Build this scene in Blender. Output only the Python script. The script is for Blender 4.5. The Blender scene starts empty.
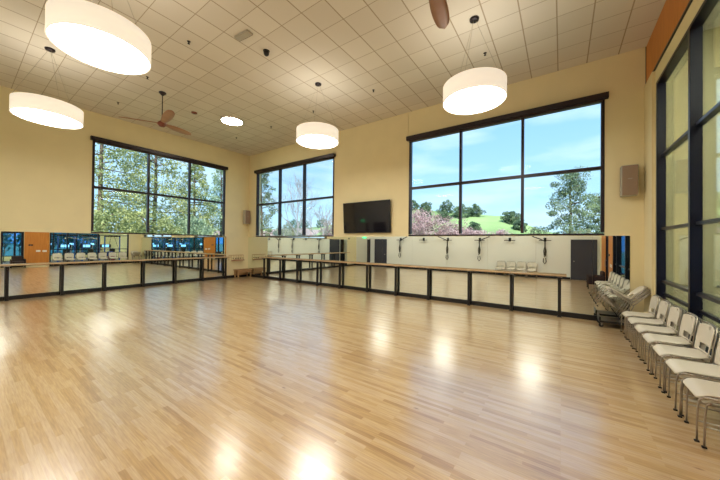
import bpy, math, random
from mathutils import Vector, Matrix
random.seed(7)
PI = math.pi
SC = bpy.context.scene
COL = SC.collection
# ------------------------------------------------------------------ room dimensions (metres)
XL, XR, YB, YR, ZC = -14.03, 1.63, 9.325, -0.80, 6.575
MT = 2.13            # top of the mirrors, sill of the windows
WT = 5.47            # top of window glass

# ------------------------------------------------------------------ materials
def new_mat(name):
    m = bpy.data.materials.new(name); m.use_nodes = True
    nt = m.node_tree; nt.nodes.clear()
    return m, nt
def N(nt, t, **kw):
    n = nt.nodes.new(t)
    for k, v in kw.items():
        if k in n.inputs: n.inputs[k].default_value = v
        else: setattr(n, k, v)
    return n
def pbr(name, col, rough=0.5, metal=0.0, var=0.0, vscale=6.0, bump=0.0, bscale=40.0, emit=None, estr=0.0, coat=0.0, spec=0.5):
    m, nt = new_mat(name)
    out = N(nt, 'ShaderNodeOutputMaterial'); b = N(nt, 'ShaderNodeBsdfPrincipled')
    nt.links.new(b.outputs[0], out.inputs[0])
    b.inputs['Base Color'].default_value = (*col, 1)
    b.inputs['Roughness'].default_value = rough
    b.inputs['Metallic'].default_value = metal
    b.inputs['Coat Weight'].default_value = coat
    b.inputs['Specular IOR Level'].default_value = spec
    if emit:
        b.inputs['Emission Color'].default_value = (*emit, 1); b.inputs['Emission Strength'].default_value = estr
    if var or bump:
        tc = N(nt, 'ShaderNodeTexCoord')
    if var:
        no = N(nt, 'ShaderNodeTexNoise'); no.inputs['Scale'].default_value = vscale; no.inputs['Detail'].default_value = 4
        nt.links.new(tc.outputs['Object'], no.inputs['Vector'])
        r = N(nt, 'ShaderNodeValToRGB')
        r.color_ramp.elements[0].position = .3; r.color_ramp.elements[1].position = .7
        r.color_ramp.elements[0].color = (*[max(0, c*(1-var)) for c in col], 1)
        r.color_ramp.elements[1].color = (*[min(1, c*(1+var)) for c in col], 1)
        nt.links.new(no.outputs['Fac'], r.inputs['Fac']); nt.links.new(r.outputs[0], b.inputs['Base Color'])
    if bump:
        n2 = N(nt, 'ShaderNodeTexNoise'); n2.inputs['Scale'].default_value = bscale
        nt.links.new(tc.outputs['Object'], n2.inputs['Vector'])
        bp = N(nt, 'ShaderNodeBump'); bp.inputs['Strength'].default_value = bump; bp.inputs['Distance'].default_value = .01
        nt.links.new(n2.outputs['Fac'], bp.inputs['Height']); nt.links.new(bp.outputs[0], b.inputs['Normal'])
    return m
def mirror_mat():
    m, nt = new_mat('mirror_silver'); out = N(nt, 'ShaderNodeOutputMaterial'); g = N(nt, 'ShaderNodeBsdfAnisotropic')
    g.inputs['Color'].default_value = (.86, .92, .88, 1); g.inputs['Roughness'].default_value = 0.0
    nt.links.new(g.outputs[0], out.inputs[0]); return m
def glass_mat(name, tint, refl=1.0):
    m, nt = new_mat(name); out = N(nt, 'ShaderNodeOutputMaterial')
    t = N(nt, 'ShaderNodeBsdfTransparent'); t.inputs['Color'].default_value = (*tint, 1)
    g = N(nt, 'ShaderNodeBsdfAnisotropic'); g.inputs['Roughness'].default_value = 0.0
    f = N(nt, 'ShaderNodeFresnel'); f.inputs['IOR'].default_value = 1.45
    mu = N(nt, 'ShaderNodeMath', operation='MULTIPLY'); mu.inputs[1].default_value = refl
    mx = N(nt, 'ShaderNodeMixShader')
    nt.links.new(f.outputs[0], mu.inputs[0]); nt.links.new(mu.outputs[0], mx.inputs[0])
    nt.links.new(t.outputs[0], mx.inputs[1]); nt.links.new(g.outputs[0], mx.inputs[2]); nt.links.new(mx.outputs[0], out.inputs[0])
    return m
def emis(name, col, s):
    m, nt = new_mat(name); out = N(nt, 'ShaderNodeOutputMaterial'); e = N(nt, 'ShaderNodeEmission')
    e.inputs[0].default_value = (*col, 1); e.inputs[1].default_value = s
    nt.links.new(e.outputs[0], out.inputs[0]); return m
def floor_mat():
    m, nt = new_mat('maple_strip_floor'); out = N(nt, 'ShaderNodeOutputMaterial'); b = N(nt, 'ShaderNodeBsdfPrincipled')
    nt.links.new(b.outputs[0], out.inputs[0])
    tc = N(nt, 'ShaderNodeTexCoord'); 
    br = N(nt, 'ShaderNodeTexBrick'); br.offset = .37; br.offset_frequency = 3; br.squash = 1.0
    for k, v in (('Scale', 1.0), ('Mortar Size', .0012), ('Mortar Smooth', .2), ('Bias', 0.0), ('Brick Width', .74), ('Row Height', .050)):
        br.inputs[k].default_value = v
    br.inputs['Color1'].default_value = (0, 0, 0, 1); br.inputs['Color2'].default_value = (1, 1, 1, 1); br.inputs['Mortar'].default_value = (.35, .35, .35, 1)
    nt.links.new(tc.outputs['Object'], br.inputs['Vector'])
    ramp = N(nt, 'ShaderNodeValToRGB'); el = ramp.color_ramp.elements
    el[0].position = 0; el[0].color = (.42, .25, .105, 1); el[1].position = 1; el[1].color = (.60, .41, .20, 1)
    for p, c in ((.12, (.51, .33, .145, 1)), (.4, (.555, .365, .17, 1)), (.75, (.62, .45, .265, 1))):
        e = el.new(p); e.color = c
    nt.links.new(br.outputs['Color'], ramp.inputs['Fac'])
    # grain, stretched along the strips
    mp = N(nt, 'ShaderNodeMapping'); mp.inputs['Scale'].default_value = (2.0, 30, 1)
    nt.links.new(tc.outputs['Object'], mp.inputs['Vector'])
    gr = N(nt, 'ShaderNodeTexNoise'); gr.inputs['Scale'].default_value = 2.4; gr.inputs['Detail'].default_value = 6
    nt.links.new(mp.outputs[0], gr.inputs['Vector'])
    mx = N(nt, 'ShaderNodeMixRGB', blend_type='OVERLAY'); mx.inputs[0].default_value = .5
    nt.links.new(ramp.outputs[0], mx.inputs[1]); nt.links.new(gr.outputs['Fac'], mx.inputs[2])
    # knots
    kn = N(nt, 'ShaderNodeTexVoronoi'); kn.inputs['Scale'].default_value = 1.15
    mk = N(nt, 'ShaderNodeMapping'); mk.inputs['Scale'].default_value = (1, 2.6, 1); nt.links.new(tc.outputs['Object'], mk.inputs['Vector']); nt.links.new(mk.outputs[0], kn.inputs['Vector'])
    kr = N(nt, 'ShaderNodeValToRGB'); kr.color_ramp.elements[0].position = .012; kr.color_ramp.elements[0].color = (.3, .2, .12, 1)
    kr.color_ramp.elements[1].position = .05; kr.color_ramp.elements[1].color = (1, 1, 1, 1)
    nt.links.new(kn.outputs['Distance'], kr.inputs['Fac'])
    m2 = N(nt, 'ShaderNodeMixRGB', blend_type='MULTIPLY'); m2.inputs[0].default_value = .8
    nt.links.new(mx.outputs[0], m2.inputs[1]); nt.links.new(kr.outputs[0], m2.inputs[2])
    nt.links.new(m2.outputs[0], b.inputs['Base Color'])
    # slow waviness of the varnish
    wn = N(nt, 'ShaderNodeTexNoise'); wn.inputs['Scale'].default_value = 1.0; nt.links.new(mp.outputs[0], wn.inputs['Vector'])
    bp = N(nt, 'ShaderNodeBump'); bp.inputs['Strength'].default_value = .04; bp.inputs['Distance'].default_value = .006
    nt.links.new(wn.outputs['Fac'], bp.inputs['Height']); nt.links.new(bp.outputs[0], b.inputs['Normal'])
    b.inputs['Roughness'].default_value = .30; b.inputs['Specular IOR Level'].default_value = .62
    b.inputs['Coat Weight'].default_value = 1.0; b.inputs['Coat IOR'].default_value = 1.75; b.inputs['Coat Roughness'].default_value = .20
    return m
def ceiling_mat():
    m, nt = new_mat('acoustic_tile_ceiling'); out = N(nt, 'ShaderNodeOutputMaterial'); b = N(nt, 'ShaderNodeBsdfPrincipled')
    nt.links.new(b.outputs[0], out.inputs[0])
    tc = N(nt, 'ShaderNodeTexCoord'); sp = N(nt, 'ShaderNodeSeparateXYZ'); nt.links.new(tc.outputs['Object'], sp.inputs[0])
    def lines(sock, off, w):
        a = N(nt, 'ShaderNodeMath', operation='ADD'); a.inputs[1].default_value = off; nt.links.new(sp.outputs[sock], a.inputs[0])
        p = N(nt, 'ShaderNodeMath', operation='PINGPONG'); p.inputs[1].default_value = .3048; nt.links.new(a.outputs[0], p.inputs[0])
        l = N(nt, 'ShaderNodeMath', operation='LESS_THAN'); l.inputs[1].default_value = w; nt.links.new(p.outputs[0], l.inputs[0]); return l
    lx = lines('X', 6.19 + .6096*20, .0125); ly = lines('Y', -3.43 + .6096*20, .007)
    mxm = N(nt, 'ShaderNodeMath', operation='MAXIMUM'); nt.links.new(lx.outputs[0], mxm.inputs[0]); nt.links.new(ly.outputs[0], mxm.inputs[1])
    # per-tile tone
    mp = N(nt, 'ShaderNodeMapping'); mp.inputs['Location'].default_value = ((6.19 + .6096*20)/.6096, (-3.43 + .6096*20)/.6096, 0); mp.inputs['Scale'].default_value = (1/.6096, 1/.6096, 0)
    nt.links.new(tc.outputs['Object'], mp.inputs['Vector'])
    fl = N(nt, 'ShaderNodeVectorMath', operation='FLOOR'); nt.links.new(mp.outputs[0], fl.inputs[0])
    wn = N(nt, 'ShaderNodeTexWhiteNoise'); nt.links.new(fl.outputs[0], wn.inputs['Vector'])
    rp = N(nt, 'ShaderNodeValToRGB'); rp.color_ramp.elements[0].color = (.66, .60, .50, 1); rp.color_ramp.elements[1].color = (.71, .65, .545, 1)
    nt.links.new(wn.outputs['Value'], rp.inputs['Fac'])
    mx = N(nt, 'ShaderNodeMixRGB'); mx.inputs[2].default_value = (.40, .32, .22, 1)  # grid lines, T-bar shadows painted in as a darker tone
    nt.links.new(mxm.outputs[0], mx.inputs[0]); nt.links.new(rp.outputs[0], mx.inputs[1]); nt.links.new(mx.outputs[0], b.inputs['Base Color'])
    b.inputs['Roughness'].default_value = .9
    return m
def leaf_mat(name, c1, c2, scale=1.2, trans=.35):
    m, nt = new_mat(name); out = N(nt, 'ShaderNodeOutputMaterial')
    tc = N(nt, 'ShaderNodeTexCoord'); no = N(nt, 'ShaderNodeTexNoise'); no.inputs['Scale'].default_value = scale; no.inputs['Detail'].default_value = 6
    nt.links.new(tc.outputs['Object'], no.inputs['Vector'])
    r = N(nt, 'ShaderNodeValToRGB'); r.color_ramp.elements[0].position = .35; r.color_ramp.elements[1].position = .65
    r.color_ramp.elements[0].color = (*c1, 1); r.color_ramp.elements[1].color = (*c2, 1)
    nt.links.new(no.outputs['Fac'], r.inputs['Fac'])
    d = N(nt, 'ShaderNodeBsdfDiffuse'); t = N(nt, 'ShaderNodeBsdfTranslucent'); mx = N(nt, 'ShaderNodeMixShader'); mx.inputs[0].default_value = trans
    nt.links.new(r.outputs[0], d.inputs[0]); nt.links.new(r.outputs[0], t.inputs[0])
    nt.links.new(d.outputs[0], mx.inputs[1]); nt.links.new(t.outputs[0], mx.inputs[2]); nt.links.new(mx.outputs[0], out.inputs[0]); return m
def wood_mat(name, c1, c2, sc=(1, 12, 12), rough=.4):
    m, nt = new_mat(name); out = N(nt, 'ShaderNodeOutputMaterial'); b = N(nt, 'ShaderNodeBsdfPrincipled'); nt.links.new(b.outputs[0], out.inputs[0])
    tc = N(nt, 'ShaderNodeTexCoord'); mp = N(nt, 'ShaderNodeMapping'); mp.inputs['Scale'].default_value = sc; nt.links.new(tc.outputs['Object'], mp.inputs[0])
    no = N(nt, 'ShaderNodeTexNoise'); no.inputs['Scale'].default_value = 1.5; no.inputs['Detail'].default_value = 6; nt.links.new(mp.outputs[0], no.inputs['Vector'])
    r = N(nt, 'ShaderNodeValToRGB'); r.color_ramp.elements[0].position = .3; r.color_ramp.elements[1].position = .7
    r.color_ramp.elements[0].color = (*c1, 1); r.color_ramp.elements[1].color = (*c2, 1)
    nt.links.new(no.outputs['Fac'], r.inputs['Fac']); nt.links.new(r.outputs[0], b.inputs['Base Color']); b.inputs['Roughness'].default_value = rough
    return m

M = dict(
    floor=floor_mat(), ceil=ceiling_mat(),
    wall=pbr('yellow_wall_paint', (.80, .69, .41), .75, bump=.05, bscale=60, var=.02, vscale=2),
    rear=pbr('lit_pale_wall_paint', (.84, .82, .72), .75, bump=.05, bscale=60),  # same paint as the yellow walls, window light put into the paler colour
    gymwall=pbr('olive_wall_paint', (.66, .60, .34), .8, var=.03),
    bronze=pbr('dark_bronze_metal', (.020, .011, .015), .4, .2),
    navy=pbr('dark_blue_black_frame', (.005, .005, .014), .35, .2),
    bronze2=pbr('rolled_shade_fabric', (.05, .03, .03), .8),
    black=pbr('black_satin_metal', (.012, .011, .012), .35, .2),
    rubber=pbr('black_rubber', (.015, .015, .015), .7),
    chrome=pbr('brushed_chrome', (.42, .37, .30), .35, 1.0),
    seat=pbr('ivory_plastic', (.70, .63, .50), .42),
    mirror=mirror_mat(), glass=glass_mat('window_glass', (.97, .98, 1.0), .12),
    partglass=glass_mat('interior_partition_glass', (.92, .96, .92), .6),
    blueglass=glass_mat('blue_tinted_glass', (.32, .60, 1.0), 1.0),
    orange=wood_mat('orange_maple_panel', (.52, .175, .022), (.62, .23, .035), (10, 10, 1), .45),
    barre=wood_mat('barre_wood', (.47, .30, .15), (.58, .40, .22), (2, 20, 20), .4),
    bench=wood_mat('bench_wood', (.36, .20, .09), (.46, .28, .13), (10, 2, 10), .5),
    blade=wood_mat('cherry_fan_blade', (.34, .17, .10), (.42, .23, .14), (3, 3, 3), .4),
    shade=pbr('linen_drum_shade', (.85, .8, .7), .7, emit=(1.0, .88, .72), estr=.30),
    topc=emis('glowing_top_cover', (1.0, .93, .82), 2.6), diff=emis('lit_diffuser', (1.0, .96, .87), 11.0),  # top cover glow added to brighten the ceiling
    flush=emis('lit_flush_lamp', (1.0, .92, .78), 26.0),
    tv=pbr('tv_screen', (.008, .007, .010), .06, spec=.5), tvb=pbr('tv_bezel', (.01, .01, .01), .4),
    spk=pbr('tan_speaker_cloth', (.30, .20, .13), .8, bump=.3, bscale=300), spk2=pbr('grey_speaker_body', (.42, .38, .30), .5),
    door=pbr('charcoal_door_paint', (.045, .043, .055), .5), white=pbr('white_plastic', (.8, .78, .72), .4),
    exit=emis('green_exit_letters', (.05, 1.0, .30), 2.2), exitb=pbr('exit_sign_face', (.25, .5, .3), .5, emit=(.15, .7, .3), estr=.5),
    strap=pbr('black_yellow_strap', (.05, .045, .03), .7), brown=pbr('dark_brown_upholstery', (.03, .013, .011), .7),
    red=pbr('dark_red_plastic', (.20, .05, .03), .4), blue=pbr('blue_fabric', (.02, .06, .32), .6), maroon=pbr('maroon_fabric', (.35, .04, .10), .6),
    grey=pbr('grey_machine_plastic', (.25, .27, .30), .4), screen=emis('lit_console_screen', (.2, .5, 1.0), 1.5),
    bluepaint=pbr('blue_machine_paint', (.03, .12, .50), .35),
    carpet=pbr('blue_grey_gym_floor', (.12, .15, .20), .7, var=.1, vscale=30),
    bark=pbr('bark', (.12, .085, .06), .9, var=.3, vscale=8), bare=pbr('pale_grey_bark', (.26, .25, .25), .9),
    gymfill=emis('added_gym_glow', (1.0, .98, .9), 52.0),  # glow of the lights added in the gym
    roof=pbr('roof_slab', (.4, .4, .4), .9),
    l_cedar=leaf_mat('cedar_foliage', (.14, .20, .09), (.50, .54, .25)),
    l_cedar2=leaf_mat('blue_green_foliage', (.15, .24, .18), (.45, .56, .34)),
    l_pine=leaf_mat('dark_pine_foliage', (.07, .12, .09), (.24, .32, .17)),
    l_plum=leaf_mat('plum_blossom_foliage', (.24, .14, .14), (.58, .46, .46), 1.8),
    l_oak=leaf_mat('oak_foliage', (.07, .12, .08), (.17, .24, .13), .4),
    l_sage=leaf_mat('sage_foliage', (.13, .16, .10), (.34, .36, .22), .9),
    hill=pbr('grassy_hill', (.17, .27, .10), .95, var=.4, vscale=.06),
    earth=pbr('dry_grass_ground', (.25, .28, .12), .95, var=.3, vscale=.3),
)

# ------------------------------------------------------------------ mesh helpers
class MB:
    def __init__(s): s.v = []; s.f = []; s.mats = []
    def add(s, vs, fs, mi=0):
        o = len(s.v); s.v += [tuple(v) for v in vs]; s.f += [tuple(i+o for i in f) for f in fs]; s.mats += [mi]*len(fs)
        return s
    def box(s, x0, x1, y0, y1, z0, z1, mi=0, T=None):
        vs = [Vector((x, y, z)) for z in (z0, z1) for y in (y0, y1) for x in (x0, x1)]
        if T: vs = [T @ v for v in vs]
        return s.add(vs, [(0, 2, 3, 1), (4, 5, 7, 6), (0, 1, 5, 4), (2, 6, 7, 3), (0, 4, 6, 2), (1, 3, 7, 5)], mi)
    def tube(s, pts, r, n=8, cap=True, mi=0):
        pts = [Vector(p) for p in pts]; rs = r if isinstance(r, (list, tuple)) else [r]*len(pts)
        rings = []; up = None
        for i, p in enumerate(pts):
            d = (pts[min(i+1, len(pts)-1)] - pts[max(i-1, 0)]).normalized()
            if up is None:
                up = Vector((0, 0, 1)) if abs(d.z) < .9 else Vector((1, 0, 0))
            u = d.cross(up)
            if u.length < 1e-4: u = d.orthogonal()
            u.normalize(); w = u.cross(d).normalized(); up = w
            rings.append([p + (u*math.cos(2*PI*k/n) + w*math.sin(2*PI*k/n))*rs[i] for k in range(n)])
        vs = [v for rg in rings for v in rg]; fs = []
        for i in range(len(pts)-1):
            for k in range(n):
                fs.append((i*n+k, i*n+(k+1) % n, (i+1)*n+(k+1) % n, (i+1)*n+k))
        if cap: fs += [tuple(reversed(range(n))), tuple(range((len(pts)-1)*n, len(pts)*n))]
        return s.add(vs, fs, mi)
    def lathe(s, prof, c=(0, 0, 0), n=32, mi=0, caps=True):
        vs = []; fs = []
        for r, z in prof:
            for k in range(n): vs.append((c[0]+r*math.cos(2*PI*k/n), c[1]+r*math.sin(2*PI*k/n), c[2]+z))
        for i in range(len(prof)-1):
            for k in range(n): fs.append((i*n+k, i*n+(k+1) % n, (i+1)*n+(k+1) % n, (i+1)*n+k))
        if caps: fs += [tuple(reversed(range(n))), tuple(range((len(prof)-1)*n, len(prof)*n))]
        return s.add(vs, fs, mi)
    def build(s, name, mat, parent=None, smooth=False, bevel=0, subsurf=0, solid=0, loc=None):
        me = bpy.data.meshes.new(name); me.from_pydata(s.v, [], s.f); me.update()
        for m_ in (mat if isinstance(mat, (list, tuple)) else [mat]): me.materials.append(M[m_] if isinstance(m_, str) else m_)
        if any(s.mats): me.polygons.foreach_set('material_index', s.mats)
        if smooth: me.polygons.foreach_set('use_smooth', [True]*len(me.polygons))
        o = bpy.data.objects.new(name, me); COL.objects.link(o)
        if parent: o.parent = parent
        if loc: o.location = loc
        if solid:
            k = o.modifiers.new('solid', 'SOLIDIFY'); k.thickness = solid; k.offset = 0
        if bevel:
            k = o.modifiers.new('bevel', 'BEVEL'); k.width = bevel; k.segments = 2; k.limit_method = 'ANGLE'
        if subsurf:
            k = o.modifiers.new('sub', 'SUBSURF'); k.levels = subsurf; k.render_levels = subsurf
        return o
def tag(o, label=None, cat=None, group=None, kind=None):
    for k, v in (('label', label), ('category', cat), ('group', group), ('kind', kind)):
        if v: o[k] = v
    return o
def empty(name, loc=(0, 0, 0), rz=0.0, label=None, cat=None, group=None, kind=None):
    o = bpy.data.objects.new(name, None); COL.objects.link(o); o.location = loc; o.rotation_euler = (0, 0, rz); o.empty_display_size = .1
    return tag(o, label, cat, group, kind)
def copy_tree(o, parent=None):
    c = o.copy(); COL.objects.link(c); c.parent = parent
    for ch in [k for k in bpy.data.objects if k.parent == o and k is not c]: copy_tree(ch, c)
    return c
def clone(o, loc, rz=None, label=None, group=None):
    c = copy_tree(o); c.location = loc
    if rz is not None: c.rotation_euler = (0, 0, rz)
    if label: c['label'] = label
    if group: c['group'] = group
    return c

# ------------------------------------------------------------------ the shell
def holed(plane, pos0, pos1, u0, u1, z0, z1, holes):
    """slab between pos0 and pos1 on axis `plane`, with rectangular holes (u0,u1,z0,z1)"""
    us = sorted({u0, u1, *[h[0] for h in holes], *[h[1] for h in holes]}); zs = sorted({z0, z1, *[h[2] for h in holes], *[h[3] for h in holes]})
    mb = MB()
    for i in range(len(us)-1):
        for j in range(len(zs)-1):
            cu, cz = (us[i]+us[i+1])/2, (zs[j]+zs[j+1])/2
            if any(h[0] < cu < h[1] and h[2] < cz < h[3] for h in holes): continue
            if plane == 'x': mb.box(pos0, pos1, us[i], us[i+1], zs[j], zs[j+1])
            else: mb.box(us[i], us[i+1], pos0, pos1, zs[j], zs[j+1])
    return mb
ST = 'structure'
tag(MB().box(XL-.25, XR+.15, YR-.25, YB+.25, -.2, 0).build('floor', 'floor'), 'glossy pale maple strip floor of the dance studio', 'floor', kind=ST)
tag(MB().box(XL-.25, XR+.15, YR-.25, YB+.25, ZC, ZC+.3).build('ceiling', 'ceil'), 'flat ceiling of square beige acoustic tiles', 'ceiling', kind=ST)
WL = (2.90, 7.97, MT+.015, WT+.1)
WB1 = (-13.35, -7.93, MT+.015, WT+.1)
WB2 = (-4.45, .87, MT+.015, WT+.1)
tag(holed('x', XL-.25, XL, YR-.25, YB+.25, 0, ZC, [WL]).build('wall_left', 'wall'), 'yellow wall with the long mirror and tree window', 'wall', kind=ST)
tag(holed('y', YB, YB+.25, XL, XR+.15, 0, ZC, [WB1, WB2]).build('wall_back', 'wall'), 'yellow wall with the television and two large windows', 'wall', kind=ST)
tag(MB().box(XL, XR+.15, YR-.25, YR, 0, ZC).build('wall_rear', 'rear'), 'cream wall seen only in the mirrors', 'wall', kind=ST)
# right wall: glazing from y=4 to 8.5, panel 2.8-3.95, glass door 1.75-2.8, panel 0.3-1.75
tag(holed('x', XR, XR+.14, YR, YB, 0, ZC, [(3.97, 8.5, .1, 5.33), (1.8, 2.78, .02, 2.6)]).build('wall_right', 'wall'), 'yellow wall holding the tall interior glazing', 'wall', kind=ST)
# orange wood band high on the right wall and panels
p = empty('trim_1', (XR, 4.2, 5.68), label='orange wood band above the tall interior glazing', cat='wood panel', kind=ST)
MB().box(-.02, 0, -3.6, 5.115, 0, .885).build('panel', 'orange', p)
MB().box(-.03, 0, -3.6, 5.115, -.03, 0).box(-.03, 0, 5.10, 5.125, 0, .885).build('reveal', 'black', p)
p = empty('trim_2', (XR, 3.37, 0), label='orange wood wall panel with white switches beside the glass door', cat='wood panel', kind=ST)
MB().box(-.02, 0, -.57, .58, .1, 5.6).build('panel', 'orange', p)
p = empty('trim_3', (XR, 1.0, 0), label='orange wood wall panel between the glass door and cream wall', cat='wood panel', kind=ST)
MB().box(-.02, 0, -.7, .72, .1, 5.6).build('panel', 'orange', p)
# corner pilaster strip right of the back corner
tag(MB().box(XR-.05, XR, 8.62, YB, 0.1, 5.64).build('trim_4', 'wall'), 'narrow yellow wall strip in the corner beside the glazing', 'wall strip', kind=ST)
tag(MB().box(-4.52, -4.49, YB-.02, YB, WT+.2, ZC).build('trim_5', 'wall'), 'thin yellow conduit above the left end of the big window', 'conduit', kind=ST)
# baseboards
tag(MB().box(XL+.0, 1.34, YB-.035, YB, 0, .13).build('baseboard_back', 'black'), 'black baseboard under the mirrors on the television wall', 'baseboard', kind=ST)
tag(MB().box(XL, XL+.035, YR, YB-.035, 0, .13).build('baseboard_left', 'black'), 'black baseboard under the mirrors on the tree window wall', 'baseboard', kind=ST)
tag(MB().box(XL+.035, .40, YR, YR+.02, 0, .12).box(1.54, XR, YR, YR+.02, 0, .12).build('baseboard_rear', 'black'), 'black baseboard of the cream wall', 'baseboard', kind=ST)
tag(MB().box(XR-.022, XR-.0, 3.97, YB-.04, 0, .1).build('baseboard_right', 'black'), 'black baseboard under the interior glazing', 'baseboard', kind=ST)

def window(idx, axis, pos, sgn, u0, u1, muls, mw, label, uT=3.84):
    """axis 'x': wall plane x=pos, u runs along y. sgn: direction into the room"""
    z0, z1 = MT+.015, WT+.1
    o = empty('window_%d' % idx, (pos, (u0+u1)/2, z0) if axis == 'x' else ((u0+u1)/2, pos, z0), label=label, cat='window', kind=ST)
    um = (u0+u1)/2
    def B(mb, a, b, d0, d1, za, zb):
        a, b, za, zb = a-um, b-um, za-z0, zb-z0; d0, d1 = sorted((d0*sgn, d1*sgn))
        if axis == 'x': mb.box(d0, d1, a, b, za, zb)
        else: mb.box(a, b, d0, d1, za, zb)
    f = MB(); w = .07
    B(f, u0, u1, -.12, .012, z0, z0+.045); B(f, u0, u1, -.12, .012, z1-w, z1); B(f, u0, u0+w, -.12, .012, z0+w, z1-w); B(f, u1-w, u1, -.12, .012, z0+w, z1-w)
    f.build('window_frame', 'bronze', o)
    for m_ in muls:
        k = MB(); B(k, m_-mw/2, m_+mw/2, -.12, .005, z0+w, z1-w); k.build('mullion', 'bronze', o)
    k = MB(); B(k, u0+w, u1-w, -.11, .002, uT-.04, uT+.04); k.build('transom_bar', 'bronze', o)
    g = MB(); B(g, u0+.03, u1-.03, -.082, -.070, z0+.03, z1-.03); g.build('pane', 'glass', o)
    # roller blind: its own thing on the wall above
    nm = {1: 'black roller blind rolled up above the tree window', 2: 'black roller blind rolled up above the smaller window left of the television', 3: 'black roller blind rolled up above the wide hill window'}[idx]
    bo = empty('roller_blind', (pos, um, WT) if axis == 'x' else (um, pos, WT), label=nm, cat='blind', group='roller blinds above the windows')
    k = MB(); z0 = WT; B(k, u0-.07, u1+.07, .0, .13, WT+.06, WT+.20); k.build('cassette', 'bronze', bo, bevel=.008)
    k = MB()
    pts = [((.07*sgn, s_*(u1-u0)/2*.985, .035) if axis == 'x' else (s_*(u1-u0)/2*.985, .07*sgn, .035)) for s_ in (-1, 1)]
    k.tube(pts, .032, 14); k.build('rolled_fabric', 'bronze2', bo, smooth=True)
    return o
window(1, 'x', XL, 1, WL[0], WL[1], (4.66, 6.27), .07, 'large six-pane window full of trees')
window(2, 'y', YB, -1, WB1[0], WB1[1], (-11.5, -9.78), .10, 'six-pane window left of the television with a bare tree outside')
window(3, 'y', YB, -1, WB2[0], WB2[1], (-2.66, -.92), .07, 'wide six-pane window right of the television looking at the hill')

# interior glazing in the right wall
gz = empty('window_4', (XR, 6.235, .1), label='tall dark-framed interior glazing behind the chair row', cat='window', kind=ST)
def gb(mb, y0, y1, z0, z1, x0=-.012, x1=.122): mb.box(x0, x1, y0-6.235, y1-6.235, z0-.1, z1-.1)
f = MB(); gb(f, 3.97, 8.5, .1, .18); gb(f, 3.97, 8.5, 5.27, 5.33); gb(f, 3.97, 4.03, .18, 5.27); gb(f, 8.42, 8.5, .18, 5.27); f.build('window_frame', 'navy', gz)
for y in (6.58, 4.86):
    k = MB(); gb(k, y-.035, y+.035, .18, 5.27); k.build('mullion', 'navy', gz)
for z in (3.77, 2.25, 1.17, .90):
    k = MB(); gb(k, 4.03, 8.42, z-.024, z+.024, 0.05 if z != .90 else .09, .14); k.build('transom_bar', 'navy', gz)
k = MB(); gb(k, 4.0, 8.45, .15, 5.3, .108, .118); k.build('pane', 'partglass', gz)

# glass door beside the panels
d = empty('door_1', (XR, 2.29, 0), label='dark-framed glass door between the two orange panels', cat='door', kind=ST)
MB().box(-.01, .12, -.49, -.40, .02, 2.6).box(-.01, .12, .38, .49, .02, 2.6).box(-.01, .12, -.40, .38, 2.45, 2.6).box(0, .1, -.40, .38, .02, .22).box(0, .1, -.40, .38, 2.28, 2.45).box(.0, .1, .05, .14, .22, 2.28).build('door_frame', 'navy', d)
MB().box(.05, .06, -.40, .38, .2, 2.3).build('pane', 'partglass', d)
MB().tube([(-.05, -.32, .95), (-.05, -.32, 1.25)], .012).tube([(-.05, -.32, .97), (.0, -.32, .97)], .008).tube([(-.05, -.32, 1.23), (.0, -.32, 1.23)], .008).build('door_handle', 'chrome', d)
def rear_door(i, x0, x1, label, knob):
    d = empty('door_%d' % i, ((x0+x1)/2, YR, 0), label=label, cat='door', kind=ST)
    w = (x1-x0)/2
    MB().box(-w, w, .0, .045, .01, 2.13).build('door_leaf', 'door', d, bevel=.004)
    MB().box(-w-.05, -w, 0, .06, 0, 2.18).box(w, w+.05, 0, .06, 0, 2.18).box(-w, w, 0, .06, 2.13, 2.18).build('door_frame', 'door', d)
    MB().lathe([(.028, 0), (.03, .01), (.014, .02), (.014, .045), (.028, .055), (.03, .07), (.02, .08)], n=16).build('door_knob', 'chrome', d, smooth=True)
    k = [c for c in bpy.data.objects if c.parent == d and c.name.startswith('door_knob')][0]
    k.rotation_euler = (-PI/2, 0, 0); k.location = (knob*w*.82, .045, 1.0)
rear_door(2, .46, 1.48, 'charcoal door with a round knob reflected behind the chairs', -1)
rear_door(3, -12.14, -11.15, 'charcoal door reflected below the right end of the television', 1)

# ------------------------------------------------------------------ mirrors
ordn = ['first', 'second', 'third', 'fourth', 'fifth', 'sixth', 'seventh', 'eighth', 'ninth', 'tenth', 'eleventh', 'twelfth', 'thirteenth']
def mirror(x0, x1, y0, y1, label, group):
    o = MB().box(x0, x1, y0, y1, .13, MT).build('wall_mirror', 'mirror')
    for v in o.data.vertices: pass
    return tag(o, label, 'mirror', group)
ed = [-14.02, -12.9, -11.68, -10.46, -9.24, -8.02, -6.80, -5.52, -4.30, -3.06, -1.83, -.58, .64, 1.34]
for i in range(13):
    mirror(ed[i]+.0008, ed[i+1]-.0008, YB-.012, YB-.002, '%s tall mirror panel from the room corner along the television wall' % ordn[i], 'mirror panels on the television wall')
ed = [8.05, 6.86, 5.68, 4.53, 3.35, 2.17, .45]
for i in range(6):
    mirror(XL+.002, XL+.012, ed[i+1]+.0008, ed[i]-.0008, '%s tall mirror panel from the coat rack along the tree window wall' % ordn[i], 'mirror panels on the tree window wall')

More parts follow.
